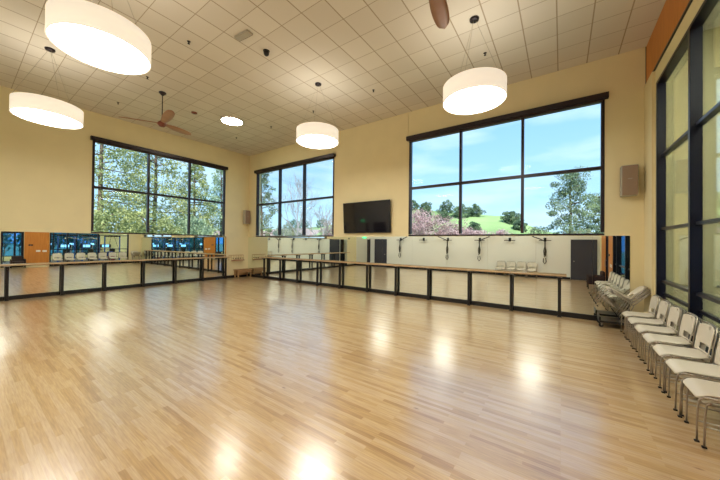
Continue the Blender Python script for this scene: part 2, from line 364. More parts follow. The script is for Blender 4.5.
# ------------------------------------------------------------------ ballet barres
def barre(label, origin, rz, length, posts, mats=('barre', 'black')):
    """local: rail along +x from 0, wall at y=0, room towards -y"""
    o = empty('ballet_barre', origin, rz, label, 'ballet barre', 'wall barres')
    n = 14; L = MB(); pr = [(.030*math.cos(2*PI*k/n), .024*math.sin(2*PI*k/n)) for k in range(n)]
    vs = [(x, -.20+a, 1.09+b) for x in (0, length) for a, b in pr]
    L.add(vs, [(k, (k+1) % n, n+(k+1) % n, n+k) for k in range(n)] + [tuple(reversed(range(n))), tuple(range(n, 2*n))])
    L.build('rail', mats[0], o, smooth=False)
    for x in posts:
        p_ = MB().box(-.036, .036, -.155, -.085, .0, 1.03).box(-.05, .05, -.18, -.06, 0, .015).build('post', mats[1], o, bevel=.004, loc=(x, 0, 0))
        b_ = MB().box(-.06, .06, -.225, -.05, 1.03, 1.046).box(-.012, .012, -.085, -.037, .98, 1.03)
        b_.tube([(0, -.12, .96), (0, -.19, .985), (0, -.215, 1.04)], .011, 8)
        b_.build('bracket', mats[1], p_)
        MB().box(-.07, .07, -.06, -.036, .02, .11).build('foot_plate', mats[1], p_)
    return o
bp_ = [-12.46, -11.21, -10.0, -8.73, -7.47, -6.12, -4.88, -3.65, -2.34, -1.17, -.04]
barre('long wooden barre on black posts along the television wall', (-12.75, YB, 0), 0, 12.86, [x+12.75 for x in bp_])
barre('long wooden barre on black posts below the tree window', (XL, .35, 0), PI/2, 7.85, [y-.35 for y in (.98, 2.17, 3.29, 4.50, 5.68, 6.85, 7.98)])

# ------------------------------------------------------------------ ceiling: drum pendants, flush lamp, fans, small fittings
def pendant(loc, label, group='white drum pendant lights'):
    o = empty('drum_pendant_light', (loc[0], loc[1], 4.85), 0, label, 'pendant light', group)
    R = .61
    MB().lathe([(R, .0), (R, .34)], n=72, caps=False).build('shade', 'shade', o, smooth=True, solid=.008)
    MB().lathe([(.0001, .012), (R-.01, .012)], n=72, caps=False).build('diffuser', 'diff', o)
    MB().lathe([(.0001, .325), (R-.006, .325)], n=72, caps=False).build('top_cover', 'topc', o)
    r = MB().lathe([(R+.006, -.006), (R+.006, .012), (R-.014, .012), (R-.014, -.006), (R+.006, -.006)], n=72, caps=False)
    r.build('bottom_ring', 'shade', o, smooth=False)
    MB().lathe([(.055, -.05), (.09, -.035), (.095, 0)], c=(0, 0, ZC-4.85), n=24).build('canopy', 'bronze', o, smooth=True)
    for k in range(3):
        a = 2*PI*k/3+.5
        MB().tube([(R*.98*math.cos(a), R*.98*math.sin(a), .34), (.03*math.cos(a), .03*math.sin(a), ZC-4.85-.04)], .003, 6).build('cable', 'chrome', o)
    sp = MB()
    for k in range(3):
        a = 2*PI*k/3+.5; sp.tube([(0, 0, .338), (R*.98*math.cos(a), R*.98*math.sin(a), .338)], .006, 6)
    sp.build('spider_frame', 'white', o)
    return o
P0 = pendant((-5.9, 1.32), 'largest-looking white drum pendant, cut by the top left edge')
clone(P0, (-10.3, 1.32, 4.85), label='white drum pendant hanging nearest the tree window wall')
clone(P0, (-5.9, 6.16, 4.85), label='small white drum pendant hanging in front of the wall left of the television')
clone(P0, (-1.5, 6.18, 4.85), label='white drum pendant hanging in front of the wide hill window')
clone(P0, (-1.3, 1.32, 4.85), label='white drum pendant overhead, out of the photo above the camera')
o = empty('flush_ceiling_lamp', (-10.42, 6.15, ZC), 0, 'glaring round flush lamp on the ceiling beyond the fan', 'ceiling lamp')
MB().lathe([(.40, 0), (.42, -.03), (.40, -.06)], n=40).build('housing', 'white', o, smooth=True)
MB().lathe([(.0001, -.10), (.2, -.095), (.32, -.08), (.37, -.061)], n=40, caps=False).build('diffuser', 'flush', o, smooth=True)

def fan(loc, rz, label):
    o = empty('ceiling_fan', loc, rz, label, 'ceiling fan', 'wooden ceiling fans')
    h = ZC-loc[2]
    MB().lathe([(.03, h-.10), (.06, h-.07), (.10, h-.03), (.10, h)], n=24).build('canopy', 'bronze', o, smooth=True)
    MB().tube([(0, 0, .08), (0, 0, h-.06)], .014, 10).build('downrod', 'bronze', o)
    MB().lathe([(.02, -.10), (.07, -.085), (.12, -.03), (.125, .02), (.09, .06), (.04, .10), (.025, .14)], n=28).build('motor_housing', 'red', o, smooth=True)
    for k in range(3):
        T = Matrix.Rotation(2*PI*k/3, 4, 'Z'); n = 14; vs = []; fs = []
        for i in range(n+1):
            t = i/n; x = .09+t*1.05
            w = .05+.085*math.sin(PI*min(1, t*1.15)**.9) if t < .86 else .05+.085*math.sin(PI*min(1, .86*1.15)**.9)
            w = (.04+.085*math.sin(PI*(t*.78+.06))) * (math.sqrt(max(0.02, 1-((t-.85)/.15)**2)) if t > .85 else 1)
            z = .02+.05*t
            for s_ in (-1, -.33, .33, 1): vs.append(T @ Vector((x, s_*w, z - s_*w*math.tan(.24) - .01*(1-s_*s_))))
        for i in range(n):
            for j in range(3): fs.append((i*4+j, (i+1)*4+j, (i+1)*4+j+1, i*4+j+1))
        MB().add(vs, fs).build('blade', 'blade', o, smooth=True, solid=.012)
    return o
F0 = fan((-10.33, 3.76, 5.58), math.radians(-8), 'three-blade wooden ceiling fan in full view near the tree window')
clone(F0, (-1.5, 3.76, 5.58), math.radians(99), label='wooden ceiling fan with only one blade tip showing at the top edge')

sprk = MB()
spr0 = None
spots = [(-7.17, 3.13, 'beside the tree window fan, nearer the small grey vent'), (-9.71, 3.15, 'between the two leftmost drum pendants and the fan'), (-12.35, 3.18, 'above the left end of the tree window'),
         (-1.55, 7.45, 'just above the rightmost drum pendant'), (-4.73, 7.36, 'alone in the middle of the tiles before the big window'), (-7.26, 7.35, 'just above the smallest drum pendant'), (-9.67, 7.39, 'right of the glaring flush lamp'), (-12.0, 7.3, 'left of the glaring lamp near the far corner')]
for x, y, w in spots:
    lab = 'small dark sprinkler head ' + w
    if spr0 is None:
        spr0 = empty('sprinkler_head', (x, y, ZC), 0, lab, 'sprinkler', 'ceiling sprinkler heads')
        MB().lathe([(.035, -.004), (.04, 0)], n=16).build('escutcheon', 'bronze', spr0)
        MB().lathe([(.012, -.05), (.012, -.004)], n=10).lathe([(.026, -.058), (.026, -.052)], n=12).build('deflector', 'black', spr0)
    else: clone(spr0, (x, y, ZC), label=lab)
o = empty('emergency_light', (-5.9, 3.72, ZC), .1, 'small grey rectangular fitting on the tiles near the top of the photo', 'ceiling fitting')
MB().box(-.22, .22, -.07, .07, -.05, 0).build('housing', 'spk2', o, bevel=.01)
MB().box(-.215, .215, .071, .078, -.045, -.004).build('slot', 'black', o)
o = empty('ceiling_spot_camera', (-5.94, 4.37, ZC), 0, 'small black dome camera on the ceiling tiles', 'camera')
MB().lathe([(.03, -.12), (.06, -.09), (.07, -.04), (.05, 0)], n=20).build('dome', 'black', o, smooth=True)
MB().lathe([(.075, -.015), (.08, 0)], n=20).build('base_ring', 'rubber', o)
o = empty('smoke_detector', (-10.97, 5.01, ZC), 0, 'dark red round detector on the ceiling right of the fan', 'detector')
MB().lathe([(.05, -.05), (.09, -.035), (.10, 0)], n=24).build('body', 'red', o, smooth=True)
MB().lathe([(.02, -.06), (.03, -.05)], n=12).build('sensor', 'black', o)

# ------------------------------------------------------------------ television, loudspeakers, wall fittings
o = empty('television', (-6.22, YB, 2.88), 0, 'large black wall-mounted television between the two windows', 'television'); 
T = Matrix.Translation((0, -.10, 0)) @ Matrix.Rotation(math.radians(3.8), 4, 'X')
MB().box(-1.09, 1.09, -.03, .03, -.61, .61, T=T).build('casing', 'tvb', o, bevel=.006)
MB().box(-1.065, 1.065, -.033, -.0302, -.575, .585, T=T).build('screen', 'tv', o)
MB().box(-.25, .25, -.07, 0, -.2, .2).build('wall_bracket', 'black', o)
def speaker(loc, rz, label):
    o = empty('wall_loudspeaker', loc, rz, label, 'loudspeaker', 'wall loudspeakers')
    MB().box(-.15, .15, -.26, -.03, -.36, .36).build('cabinet', 'spk2', o, bevel=.02)
    MB().box(-.135, .135, -.275, -.258, -.345, .345).build('grille', 'spk', o, bevel=.008)
    MB().box(-.04, .04, -.277, -.2751, .03, .045).build('badge', 'chrome', o)
    MB().box(-.05, .05, -.03, 0, -.08, .08).build('wall_bracket', 'black', o)
    return o
s0 = speaker((1.30, YB, 3.42), 0, 'tan loudspeaker on the wall right of the wide hill window')
clone(s0, (XL, 9.10, 3.2), PI/2, label='tan loudspeaker in the far corner between the two windows')
o = empty('switch_plate', (XR-.02, 3.43, 1.08), 0, 'white switch plate on the orange panel, nearer the glass door', 'switch', 'white switch plates on the orange panel')
MB().box(-.008, 0, -.10, .10, -.06, .06).build('plate', 'white', o, bevel=.003); [MB().box(-.012, -.008, a_, a_+.04, -.03, .03).build('rocker', 'seat', o) for a_ in (-.06, .02)]
clone(o, (XR-.02, 3.73, 1.07), label='white switch plate on the orange panel, nearer the chairs')
o = empty('wall_sensor', (XR-.02, 3.08, 1.49), 0, 'small dark wall box on the orange panel above the switches', 'wall box')
MB().box(-.03, 0, -.10, .10, -.045, .045).build('housing', 'black', o, bevel=.006); MB().box(-.033, -.03, -.03, .03, -.015, .015).build('lens', 'grey', o)

# exit sign on the rear wall, reflected in the mirror
o = empty('exit_sign', (-13.2, YR, 2.34), 0, 'green lit exit sign reflected under the television', 'exit sign')
MB().box(-.20, .20, 0, .05, -.12, .12).build('housing', 'exitb', o, bevel=.006)
ex = MB()
def seg(u0, z0, u1, z1, w=.022):    # bars of the letters, u to the reader's right (reader stands at +y, so -x)
    a = Vector((-u0, .053, z0)); b = Vector((-u1, .053, z1)); d = (b-a); n_ = Vector((-d.z, 0, d.x)).normalized()*w/2; e = d.normalized()*w/2
    a -= e*.99; b += e*.99
    ex.add([a-n_, b-n_, b+n_, a+n_, *[q+Vector((0, .004, 0)) for q in (a-n_, b-n_, b+n_, a+n_)]], [(0, 1, 2, 3), (7, 6, 5, 4), (0, 4, 5, 1), (1, 5, 6, 2), (2, 6, 7, 3), (3, 7, 4, 0)])
h = .065
for s_ in ((-.15, -h, -.15, h), (-.15, h, -.10, h), (-.15, 0, -.11, 0), (-.15, -h, -.10, -h), (-.06, -h, .01, h), (-.06, h, .01, -h), (.055, -h, .055, h), (.095, h, .165, h), (.13, h, .13, -h)): seg(*s_)
ex.build('letters', 'exit', o)
o = empty('wall_thermostat', (XL, .25, 2.2), 0, 'small dark box high on the wall left of the exit sign', 'wall box')
MB().box(0, .03, -.08, .08, -.05, .05).build('housing', 'bronze', o, bevel=.005); MB().box(.03, .033, -.05, .05, -.02, .03).build('display', 'grey', o)
o = empty('partition_screen', (-12.65, YR, 0), 0, 'narrow dark upright panel reflected left of the charcoal door under the television', 'panel')
MB().box(-.02, .02, .0, .42, .03, 2.15).build('leaf', 'bronze', o, bevel=.004); MB().box(-.03, .03, .02, .06, .0, 2.2).build('hinge_post', 'black', o)

# suspension trainers on the rear wall
def trainer(x, dirn, label):
    o = empty('suspension_trainer', (x, YR, 2.12), 0, label, 'suspension trainer', 'suspension trainers on the cream wall')
    MB().box(-.30, .30, .10, .13, -.018, .018).box(-.02, .02, 0, .13, -.02, .02).box(-.06, .06, 0, .012, -.06, .16).box(-.09, .09, .04, .06, .09, .11).build('wall_anchor', 'black', o)
    if dirn:
        k = MB(); k.tube([(0, .13, -.03), (dirn*.28, .16, .1), (dirn*.62, .2, .24)], .03, 6); k.build('brace', 'black', o)
        s_ = MB(); s_.tube([(0, .14, 0), (.01, .16, -.5), (-.01, .15, -.85)], .034, 6)
        s_.tube([(0, .15, -.3), (.06, .17, -.6), (.03, .17, -.9)], .028, 6); s_.tube([(.0, .15, -.3), (-.06, .17, -.6), (-.02, .17, -.95)], .02, 6)
        s_.build('strap', 'strap', o)
        h_ = MB(); h_.tube([(-.06, .16, -1.0), (-.08, .16, -1.2), (.0, .17, -1.32), (.07, .16, -1.2), (.04, .16, -.98)], .022, 6); h_.build('handle', 'black', o)
    return o
for x, dn, w in ((-9.9, 1, 'just right of the charcoal door'), (-8.07, 0, 'with no strap, left of the middle pair'), (-6.33, -1, 'second hanging strap from the charcoal door'),
                 (-4.28, 1, 'left of the row of pale chairs'), (-2.56, 0, 'with no strap, above the pale chairs'), (-.77, -1, 'left of the large charcoal door')):
    trainer(x, dn, ('black wall anchor and strap ' if dn else 'black wall anchor ') + w)

# coat shelf and bench in the far corner
o = empty('coat_rack', (XL, 8.62, 1.0), 0, 'wire coat rack with red-brown shelf on the wall in the far corner', 'coat rack')
MB().box(0, .14, -.28, .40, -.12, -.075).build('shelf', 'blade', o, bevel=.004)
k = MB().box(0, .015, -.42, .42, .15, .185)
for i in range(7): k.box(0, .012, -.42+i*.137, -.405+i*.137, -.10, .15)
k.build('wire_grid', 'barre', o)
for i in range(5):
    y = -.2+.14*i
    MB().tube([(.01, y, .02), (.06, y, -.02), (.08, y, .02)], .012, 6).build('hook', 'black', o)
o = empty('wooden_bench', (XL, 8.87, 0), 0, 'low brown wooden bench in the far corner under the coat rack', 'bench')
MB().box(.05, .45, -.42, .40, .38, .43).build('seat', 'bench', o, bevel=.005)
MB().box(.07, .09, -.40, .38, .1, .38).build('back_board', 'bench', o)
for x in (.08, .38):
    for y in (-.39, .32): MB().box(x, x+.05, y, y+.05, 0, .38).build('leg', 'chrome' if False else 'bench', o)
MB().box(.38, .43, -.34, .32, .26, .38).build('apron', 'bench', o)

# ------------------------------------------------------------------ chairs
def make_chair(label, group):
    """front towards -y, origin on the floor under the seat"""
    o = empty('stacking_chair', (0, 0, 0), 0, label, 'chair', group)
    # seat shell
    nu, nv = 10, 12; vs = []; fs = []
    for j in range(nv+1):
        t = j/nv; y = -.29+t*.45
        z = .455 - .055*max(0, (.18-t)/.18)**1.7 + .02*max(0, (t-.7)/.3)
        hw = .225 - .03*max(0, (.12-t)/.12)**2 - .035*max(0, (t-.75)/.25)
        for i in range(nu+1):
            u = -1+2*i/nu; vs.append((u*hw, y, z - .014*(1-u*u)*math.sin(PI*min(1, t*1.05))))
    for j in range(nv):
        for i in range(nu): a = j*(nu+1)+i; fs.append((a, a+1, a+nu+2, a+nu+1))
    MB().add(vs, fs).build('seat', 'seat', o, smooth=True, solid=.02, subsurf=1)
    # back shell with a round grip hole and a wide lower slot
    nu, nv = 16, 14; vs = []; fs = []
    for j in range(nv+1):
        t = j/nv; z = .485+t*.365; y = .155+t*.055
        hw = .214+.022*math.sin(PI*.5*min(1, t*1.6)); cr = max(0, (t-.80)/.20); hw -= .04*cr**2.6
        for i in range(nu+1):
            u = -1+2*i/nu; vs.append((u*hw, y - .035*u*u, z - .02*cr*u*u))
    for j in range(nv):
        for i in range(nu):
            if j in (12,) and i in (7, 8): continue
            if j in (1, 2, 3) and 3 <= i <= 12: continue
            a = j*(nu+1)+i; fs.append((a, a+1, a+nu+2, a+nu+1))
    MB().add(vs, fs).build('backrest', 'seat', o, smooth=True, solid=.014, subsurf=1)
    r = .0082
    for s_ in (-1, 1):
        x = s_*.235
        lg = MB().tube([(x, -.295, .012), (x, -.29, .30), (x, -.28, .40), (x, -.25, .432)], r, 8).build('leg', 'chrome', o, smooth=True)
        MB().box(x-.013, x+.013, -.312, -.278, 0, .018).build('foot_glide', 'rubber', lg, bevel=.004)
        lg = MB().tube([(x, .235, .012), (x, .20, .25), (x, .17, .40), (x, .145, .436)], r, 8).build('leg', 'chrome', o, smooth=True)
        MB().box(x-.013, x+.013, .218, .252, 0, .018).build('foot_glide', 'rubber', lg, bevel=.004)
        MB().tube([(x, -.25, .432), (x, -.1, .437), (x, .08, .437), (x, .145, .436)], r, 8).build('side_rail', 'chrome', o, smooth=True)
        MB().tube([(x, -.292, .20), (x, .207, .20)], .007, 6).build('stretcher', 'chrome', o, smooth=True)
    bk = [(-.235, .145, .436), (-.238, .155, .50), (-.24, .165, .62), (-.238, .185, .76), (-.21, .20, .835), (-.15, .212, .858), (0, .222, .862)]
    bk += [(-a, b, c) for a, b, c in reversed(bk[:-1])]
    MB().tube(bk, .0115, 8).build('back_frame', 'chrome', o, smooth=True)
    for y_ in (.10, -.18): MB().tube([(-.235, y_, .428), (.235, y_, .428)], .008, 6).build('under_seat_bar', 'chrome', o, smooth=True)
    return o
gA = 'ivory chairs in the row along the interior glazing'
spot = ['farthest along the glazing row, beside the tipped chairs', 'second from the far end of the glazing row', 'third from the far end of the glazing row', 'fourth from the far end of the glazing row',
        'with its whole back showing nearest the right edge', 'whose back is cut off by the right edge', 'nearest the camera, only its front showing']
C0 = make_chair('lower ivory chair of the nested pair ' + spot[0], gA); C0.rotation_euler = (0, 0, -PI/2); C0.location = (1.40, 8.06, 0)
for k in range(7):
    if k: clone(C0, (1.40, 8.06-.622*k, 0), -PI/2, 'lower ivory chair of the nested pair ' + spot[k])
    clone(C0, (1.352, 8.06-.622*k, .042), -PI/2, 'upper ivory chair of the nested pair ' + spot[k])
rn = ['leftmost of the four pale chairs reflected against the cream wall', 'second from left of the four pale chairs reflected against the cream wall', 'third from left of the four pale chairs reflected against the cream wall', 'rightmost of the four pale chairs reflected against the cream wall']
for k in range(4): clone(C0, (-3.0+.54*k, YR+.34, 0), PI, rn[k], 'pale chairs reflected against the cream wall')
# dolly of tipped chairs in the corner
o = empty('chair_dolly', (1.06, 8.90, 0), 0, 'black wheeled dolly under the tipped chairs beside the mirror end', 'dolly')
MB().box(-.34, .30, -.26, .26, .11, .16).box(-.34, -.31, -.26, .26, .16, .24).build('platform', 'black', o, bevel=.008)
for sx in (-.29, .25):
    for sy in (-.2, .2):
        w = MB().tube([(sx-.012, sy-.02, .045), (sx-.012, sy+.02, .045)], .045, 16).build('caster', 'rubber', o)
        MB().box(sx-.02, sx+.02, sy-.028, sy+.028, .09, .112).box(sx-.018, sx+.012, sy-.03, sy-.022, .045, .1).box(sx-.018, sx+.012, sy+.022, sy+.03, .045, .1).build('caster_fork', 'chrome', w)
wn = ['bottom', 'middle', 'top']
for k in range(3):
    c = clone(C0, (.92-.03*k, 8.86, .31+.050*k), 0, '%s ivory chair tipped in the stack on the dolly' % wn[k], 'ivory chairs stacked on the dolly')
    c.rotation_mode = 'XYZ'; c.rotation_euler = (math.radians(-36), 0, -PI/2)
# reflected brown upholstered chair by the glass door
o = empty('upholstered_chair', (1.22, 2.5, 0), 0, 'dark brown upholstered chair standing in front of the glass door', 'chair')
MB().box(-.26, .24, -.26, .26, .22, .44).build('seat', 'brown', o, bevel=.05)
MB().box(.16, .30, -.26, .26, .40, .78).build('backrest', 'brown', o, bevel=.06)
for s_ in (-1, 1): MB().box(-.30, .30, s_*.29-.04, s_*.29+.04, .2, .58).build('armrest', 'brown', o, bevel=.04)
for x in (-.27, .24):
    for y in (-.3, .3): MB().tube([(x, y, 0), (x, y, .24)], .02, 8).build('leg', 'black', o)

# ------------------------------------------------------------------ the gym behind the glazing
GX0, GX1, GY0, GY1 = XR+.15, 10.5, -4.5, YB
tag(MB().box(GX0, GX1, GY0, GY1, -.2, -.001).build('floor_gym', 'carpet'), 'blue-grey floor of the gym behind the glazing', 'floor', kind=ST)
tag(MB().box(GX0, GX1, GY0, GY1, ZC, ZC+.3).build('ceiling_gym', 'rear'), 'pale ceiling of the gym behind the glazing', 'ceiling', kind=ST)
tag(MB().box(GX0, GX1+.2, GY1, GY1+.25, 0, ZC).build('wall_gym_far', 'gymwall'), 'olive green side wall of the gym behind the glazing', 'wall', kind=ST)
tag(holed('x', GX1, GX1+.2, GY0-.2, GY1, 0, ZC, [(GY0+.5, 8.6, .4, 3.2)]).build('wall_gym_window', 'gymwall'), 'gym wall with the long blue-tinted window', 'wall', kind=ST)
tag(holed('y', GY0-.2, GY0, GX0-.15, GX1, 0, ZC, [(GX0+.2, GX1-.5, .2, 4.5)]).build('wall_gym_rear', 'gymwall'), 'gym wall of blue-tinted glass facing the reflected chairs', 'wall', kind=ST)
tag(MB().box(GX0-.15, GX0-.01, GY0, YR-.25, 0, ZC).build('wall_gym_side', 'gymwall'), 'olive gym wall beyond the glass door', 'wall', kind=ST)
w = empty('window_5', (GX1, 2.3, .4), label='long blue-tinted gym window reflected above the chairs', cat='window', kind=ST)
MB().box(.06, .07, -6.3, 6.3, 0, 2.8).build('pane', 'blueglass', w)
k = MB().box(0, .12, -6.3, 6.3, 0, .06).box(0, .12, -6.3, 6.3, 2.74, 2.8)
k.build('window_frame', 'navy', w)
for i in range(9): MB().box(0, .12, -6.3+i*1.56, -6.22+i*1.56, .06, 2.74).build('mullion', 'navy', w)
w = empty('window_6', ((GX0+GX1)/2, GY0, .2), label='blue-tinted gym window reflected beside the chair row', cat='window', kind=ST)
MB().box(-4.1, 4.0, -.07, -.06, 0, 4.3).build('pane', 'blueglass', w)
for i in range(8): MB().box(-4.1+i*1.14, -3.86+i*1.14, -.12, 0, 0, 4.3).build('mullion', 'white', w)
fill0 = None  # fill lights added under the gym ceiling to brighten the room
for i, (x, y) in enumerate(((3.6, 1.5), (3.6, 6.5), (7.2, 1.5), (7.2, 6.5))):
    lab = ['long white fill light added in the gym near the glass door', 'long white fill light added in the gym behind the far glazing', 'long white fill light added deep in the gym', 'long white fill light added deep in the gym by the olive wall'][i]
    if fill0 is None:
        fill0 = empty('added_gym_light', (x, y, ZC), 0, lab, 'ceiling lamp', 'added gym fill lights')
        MB().box(-.15, .15, -1.2, 1.2, -.05, 0).build('housing', 'white', fill0); MB().box(-.13, .13, -1.18, 1.18, -.058, -.0505).build('diffuser', 'gymfill', fill0)
    else: clone(fill0, (x, y, ZC), label=lab)
def treadmill(label):
    o = empty('treadmill', (0, 0, 0), 0, label, 'treadmill', 'gym treadmills')
    MB().box(-.38, .38, -.9, .75, .06, .16).build('deck', 'grey', o, bevel=.02)
    MB().box(-.25, .25, -.88, .55, .161, .17).build('belt', 'rubber', o)
    MB().box(-.36, .36, .52, .92, .06, .30).build('motor_cover', 'bluepaint', o, bevel=.04)
    for s_ in (-1, 1):
        MB().tube([(s_*.36, .62, .15), (s_*.36, .72, .8), (s_*.34, .62, 1.25)], .035, 8).build('upright', 'grey', o)
        MB().tube([(s_*.34, .62, 1.05), (s_*.34, .1, .95)], .025, 8).build('handrail', 'black', o)
    c = MB().box(-.38, .38, .55, .68, 1.2, 1.5).build('console', 'black', o, bevel=.02)
    MB().box(-.25, .25, .543, .549, 1.25, 1.46).build('screen', 'screen', c)
    return o
def elliptical(label):
    o = empty('elliptical_trainer', (0, 0, 0), 0, label, 'elliptical trainer', 'gym elliptical trainers')
    MB().box(-.28, .28, -.9, -.8, 0, .08).box(-.28, .28, .7, .8, 0, .08).box(-.05, .05, -.85, .75, .05, .13).build('base_frame', 'grey', o, bevel=.01)
    MB().tube([(-.07, .5, .42), (.07, .5, .42)], .33, 28).build('flywheel_cover', 'bluepaint', o, bevel=.02)
    MB().tube([(0, .5, .5), (0, .42, 1.0), (0, .38, 1.45)], .045, 10).build('mast', 'grey', o)
    for s_ in (-1, 1):
        MB().tube([(s_*.2, -.75, .2), (s_*.2, .3, .3+.1*s_)], .03, 8).build('pedal_arm', 'grey', o)
        MB().box(s_*.2-.08, s_*.2+.08, -.45, -.1, .27, .31).build('pedal', 'rubber', o, bevel=.01)
        MB().tube([(s_*.2, .3, .3+.1*s_), (s_*.24, .35, .9), (s_*.26, .15+.1*s_, 1.5), (s_*.2, .1+.1*s_, 1.62)], .024, 8).build('handle', 'black', o)
    c = MB().box(-.2, .2, .30, .40, 1.35, 1.62).build('console', 'black', o, bevel=.02)
    MB().box(-.14, .14, .293, .299, 1.40, 1.58).build('screen', 'screen', c)
    return o
T0 = treadmill('blue and grey treadmill behind the glazing nearest the olive wall'); T0.location = (5.2, 8.0, 0); T0.rotation_euler = (0, 0, -PI/2)
for k, (x, y, w_) in enumerate(((5.2, 6.7, 'second from the olive wall'), (5.2, 5.4, 'third from the olive wall'), (5.2, 4.1, 'nearest the orange panel'))): clone(T0, (x, y, 0), -PI/2, 'blue and grey treadmill behind the glazing ' + w_)
E0 = elliptical('elliptical trainer in the second gym row nearest the olive wall'); E0.location = (7.8, 7.6, 0); E0.rotation_euler = (0, 0, -PI/2)
for k, (x, y, w_) in enumerate(((7.8, 6.2, 'second from the olive wall'), (7.8, 4.8, 'third from the olive wall'), (7.8, 3.4, 'behind the orange panel'), (4.2, 1.9, 'just beyond the glass door'), (6.8, 1.6, 'deep in the gym beyond the glass door'))):
    clone(E0, (x, y, 0), -PI/2, 'elliptical trainer in the gym ' + w_)
def cable_machine(label):
    o = empty('cable_machine', (0, 0, 0), 0, label, 'cable machine', 'gym cable machines')
    for s_ in (-1, 1): MB().box(-.04, .04, s_*.5-.04, s_*.5+.04, 0, 2.15).build('upright', 'bluepaint', o)
    MB().box(-.05, .05, -.54, .54, 2.15, 2.24).box(-.3, .3, -.54, -.46, 0, .06).box(-.3, .3, .46, .54, 0, .06).build('cross_frame', 'black', o)
    MB().box(-.12, .12, -.16, .16, .2, 1.1).build('weight_stack', 'rubber', o)
    MB().tube([(-.05, .1, 2.2), (-.4, .3, 1.2), (-.42, .3, 1.0)], .015, 6).tube([(-.05, -.1, 2.2), (-.35, -.3, 1.4), (-.38, -.3, 1.2)], .015, 6).build('cable', 'black', o)
    MB().box(-.55, -.15, -.2, .2, .42, .5).build('seat', 'black', o, bevel=.02)
    MB().tube([(-.6, -.45, 1.95), (-.3, 0, 2.05), (-.6, .45, 1.95)], .025, 8).build('pull_bar', 'chrome', o)
    return o
K0 = cable_machine('blue-framed cable machine just behind the glazing nearest the olive wall'); K0.location = (3.5, 7.9, 0)
clone(K0, (3.3, 6.5, 0), .3, 'blue-framed cable machine behind the middle of the glazing')
clone(K0, (3.4, 5.1, 0), -.3, 'blue-framed cable machine behind the near end of the glazing')
o = empty('exercise_bike', (2.45, 7.4, 0), 0, 'blue and maroon exercise bike just behind the glazing at the right edge', 'exercise bike')
MB().box(-.25, .25, -.5, -.42, 0, .07).box(-.25, .25, .42, .5, 0, .07).box(-.04, .04, -.46, .46, .05, .12).build('base_frame', 'grey', o)
MB().tube([(-.06, .22, .45), (.06, .22, .45)], .26, 24).build('flywheel_cover', 'maroon', o)
MB().box(-.09, .09, -.1, .3, .55, .95).build('body', 'blue', o, bevel=.05)
MB().tube([(0, -.25, .1), (0, -.3, .85)], .03, 8).build('seat_post', 'chrome', o); MB().box(-.1, .1, -.45, -.18, .85, .93).build('saddle', 'black', o, bevel=.03)
MB().tube([(0, .28, .5), (0, .36, 1.15)], .03, 8).tube([(-.22, .3, 1.2), (0, .36, 1.15), (.22, .3, 1.2)], .02, 8).build('handlebar', 'black', o)

# ------------------------------------------------------------------ outdoors
prof = [(-400, 12), (-200, 11), (-128, 10), (-95, 13), (-57, 17.6), (-34, 15.0), (-17, 12.6), (-6, 6.6), (10, 3), (60, 2), (300, 3)]
def crest(x):
    for (a, b), (c, d_) in zip(prof, prof[1:]):
        if a <= x <= c: t = (x-a)/(c-a); t = t*t*(3-2*t); return b+(d_-b)*t
    return 3
def hz(x, y):
    g = math.exp(-((y-125)/38)**2) if y < 125 else 1.0
    return -.6 + (crest(x*125/max(y, 60))+.6)*g + .35*math.sin(x*.11+y*.07)*g + .2*math.sin(x*.31)*g
vs = []; fs = []; nx, ny = 110, 34
for j in range(ny+1):
    for i in range(nx+1):
        x = -330+i*5; y = 32+j*4.6; vs.append((x, y, hz(x, y)))
for j in range(ny):
    for i in range(nx): a = j*(nx+1)+i; fs.append((a, a+1, a+nx+2, a+nx+1))
tag(MB().add(vs, fs).build('grassy_hill', 'hill', smooth=True), 'green grassy hill beyond the windows of the television wall', 'hill', kind=ST)
tag(MB().box(-330, 220, -120, 33, -.9, -.6).build('ground', 'earth'), 'grassy ground outside the building', 'ground', kind=ST)

vs = []; fs = []
for j in range(11):
    for i in range(45):
        x = -270+i*4.6; y = 78+j*3.2; t_ = math.sin(PI*.5*j/10)
        vs.append((x, y, -.8 + t_*(9.3 + .7*math.sin(x*.09) + .35*math.sin(x*.37)) * min(1, max(0, (-66-x)/22))))
for j in range(10):
    for i in range(44): a = j*45+i; fs.append((a, a+1, a+46, a+45))
tag(MB().add(vs, fs).build('brushy_ridge', pbr('brushy_ridge_cover', (.24, .19, .17), .95, var=.35, vscale=.15), smooth=True), 'dull mauve brushy ridge seen low in the smaller window', 'hill', kind=ST)
def trunk(h, r, lean=0, seed=0):
    rn_ = random.Random(seed); n = 6
    pts = [(lean*(i/n)**2*h*.3 + rn_.uniform(-.06, .06)*i/n, rn_.uniform(-.06, .06), h*i/n) for i in range(n+1)]
    return MB().tube(pts, [r*(1-.75*i/n) for i in range(n+1)], 8)
def leaves(mb, c, rad, n, s, rn_, flat=1.0):
    for _ in range(n):
        while True:
            p_ = Vector((rn_.uniform(-1, 1), rn_.uniform(-1, 1), rn_.uniform(-1, 1)))
            if .15 < p_.length < 1: break
        p_ = Vector((c[0]+p_.x*rad, c[1]+p_.y*rad, c[2]+p_.z*rad*flat))
        a = Vector((rn_.gauss(0, 1), rn_.gauss(0, 1), rn_.gauss(0, 1))).normalized(); b = a.orthogonal().normalized()
        a *= s*rn_.uniform(.5, 1.1); b *= s*rn_.uniform(.25, .6)
        mb.add([p_-a, p_+b*.8, p_+a, p_-b*.8], [(0, 1, 2, 3)])
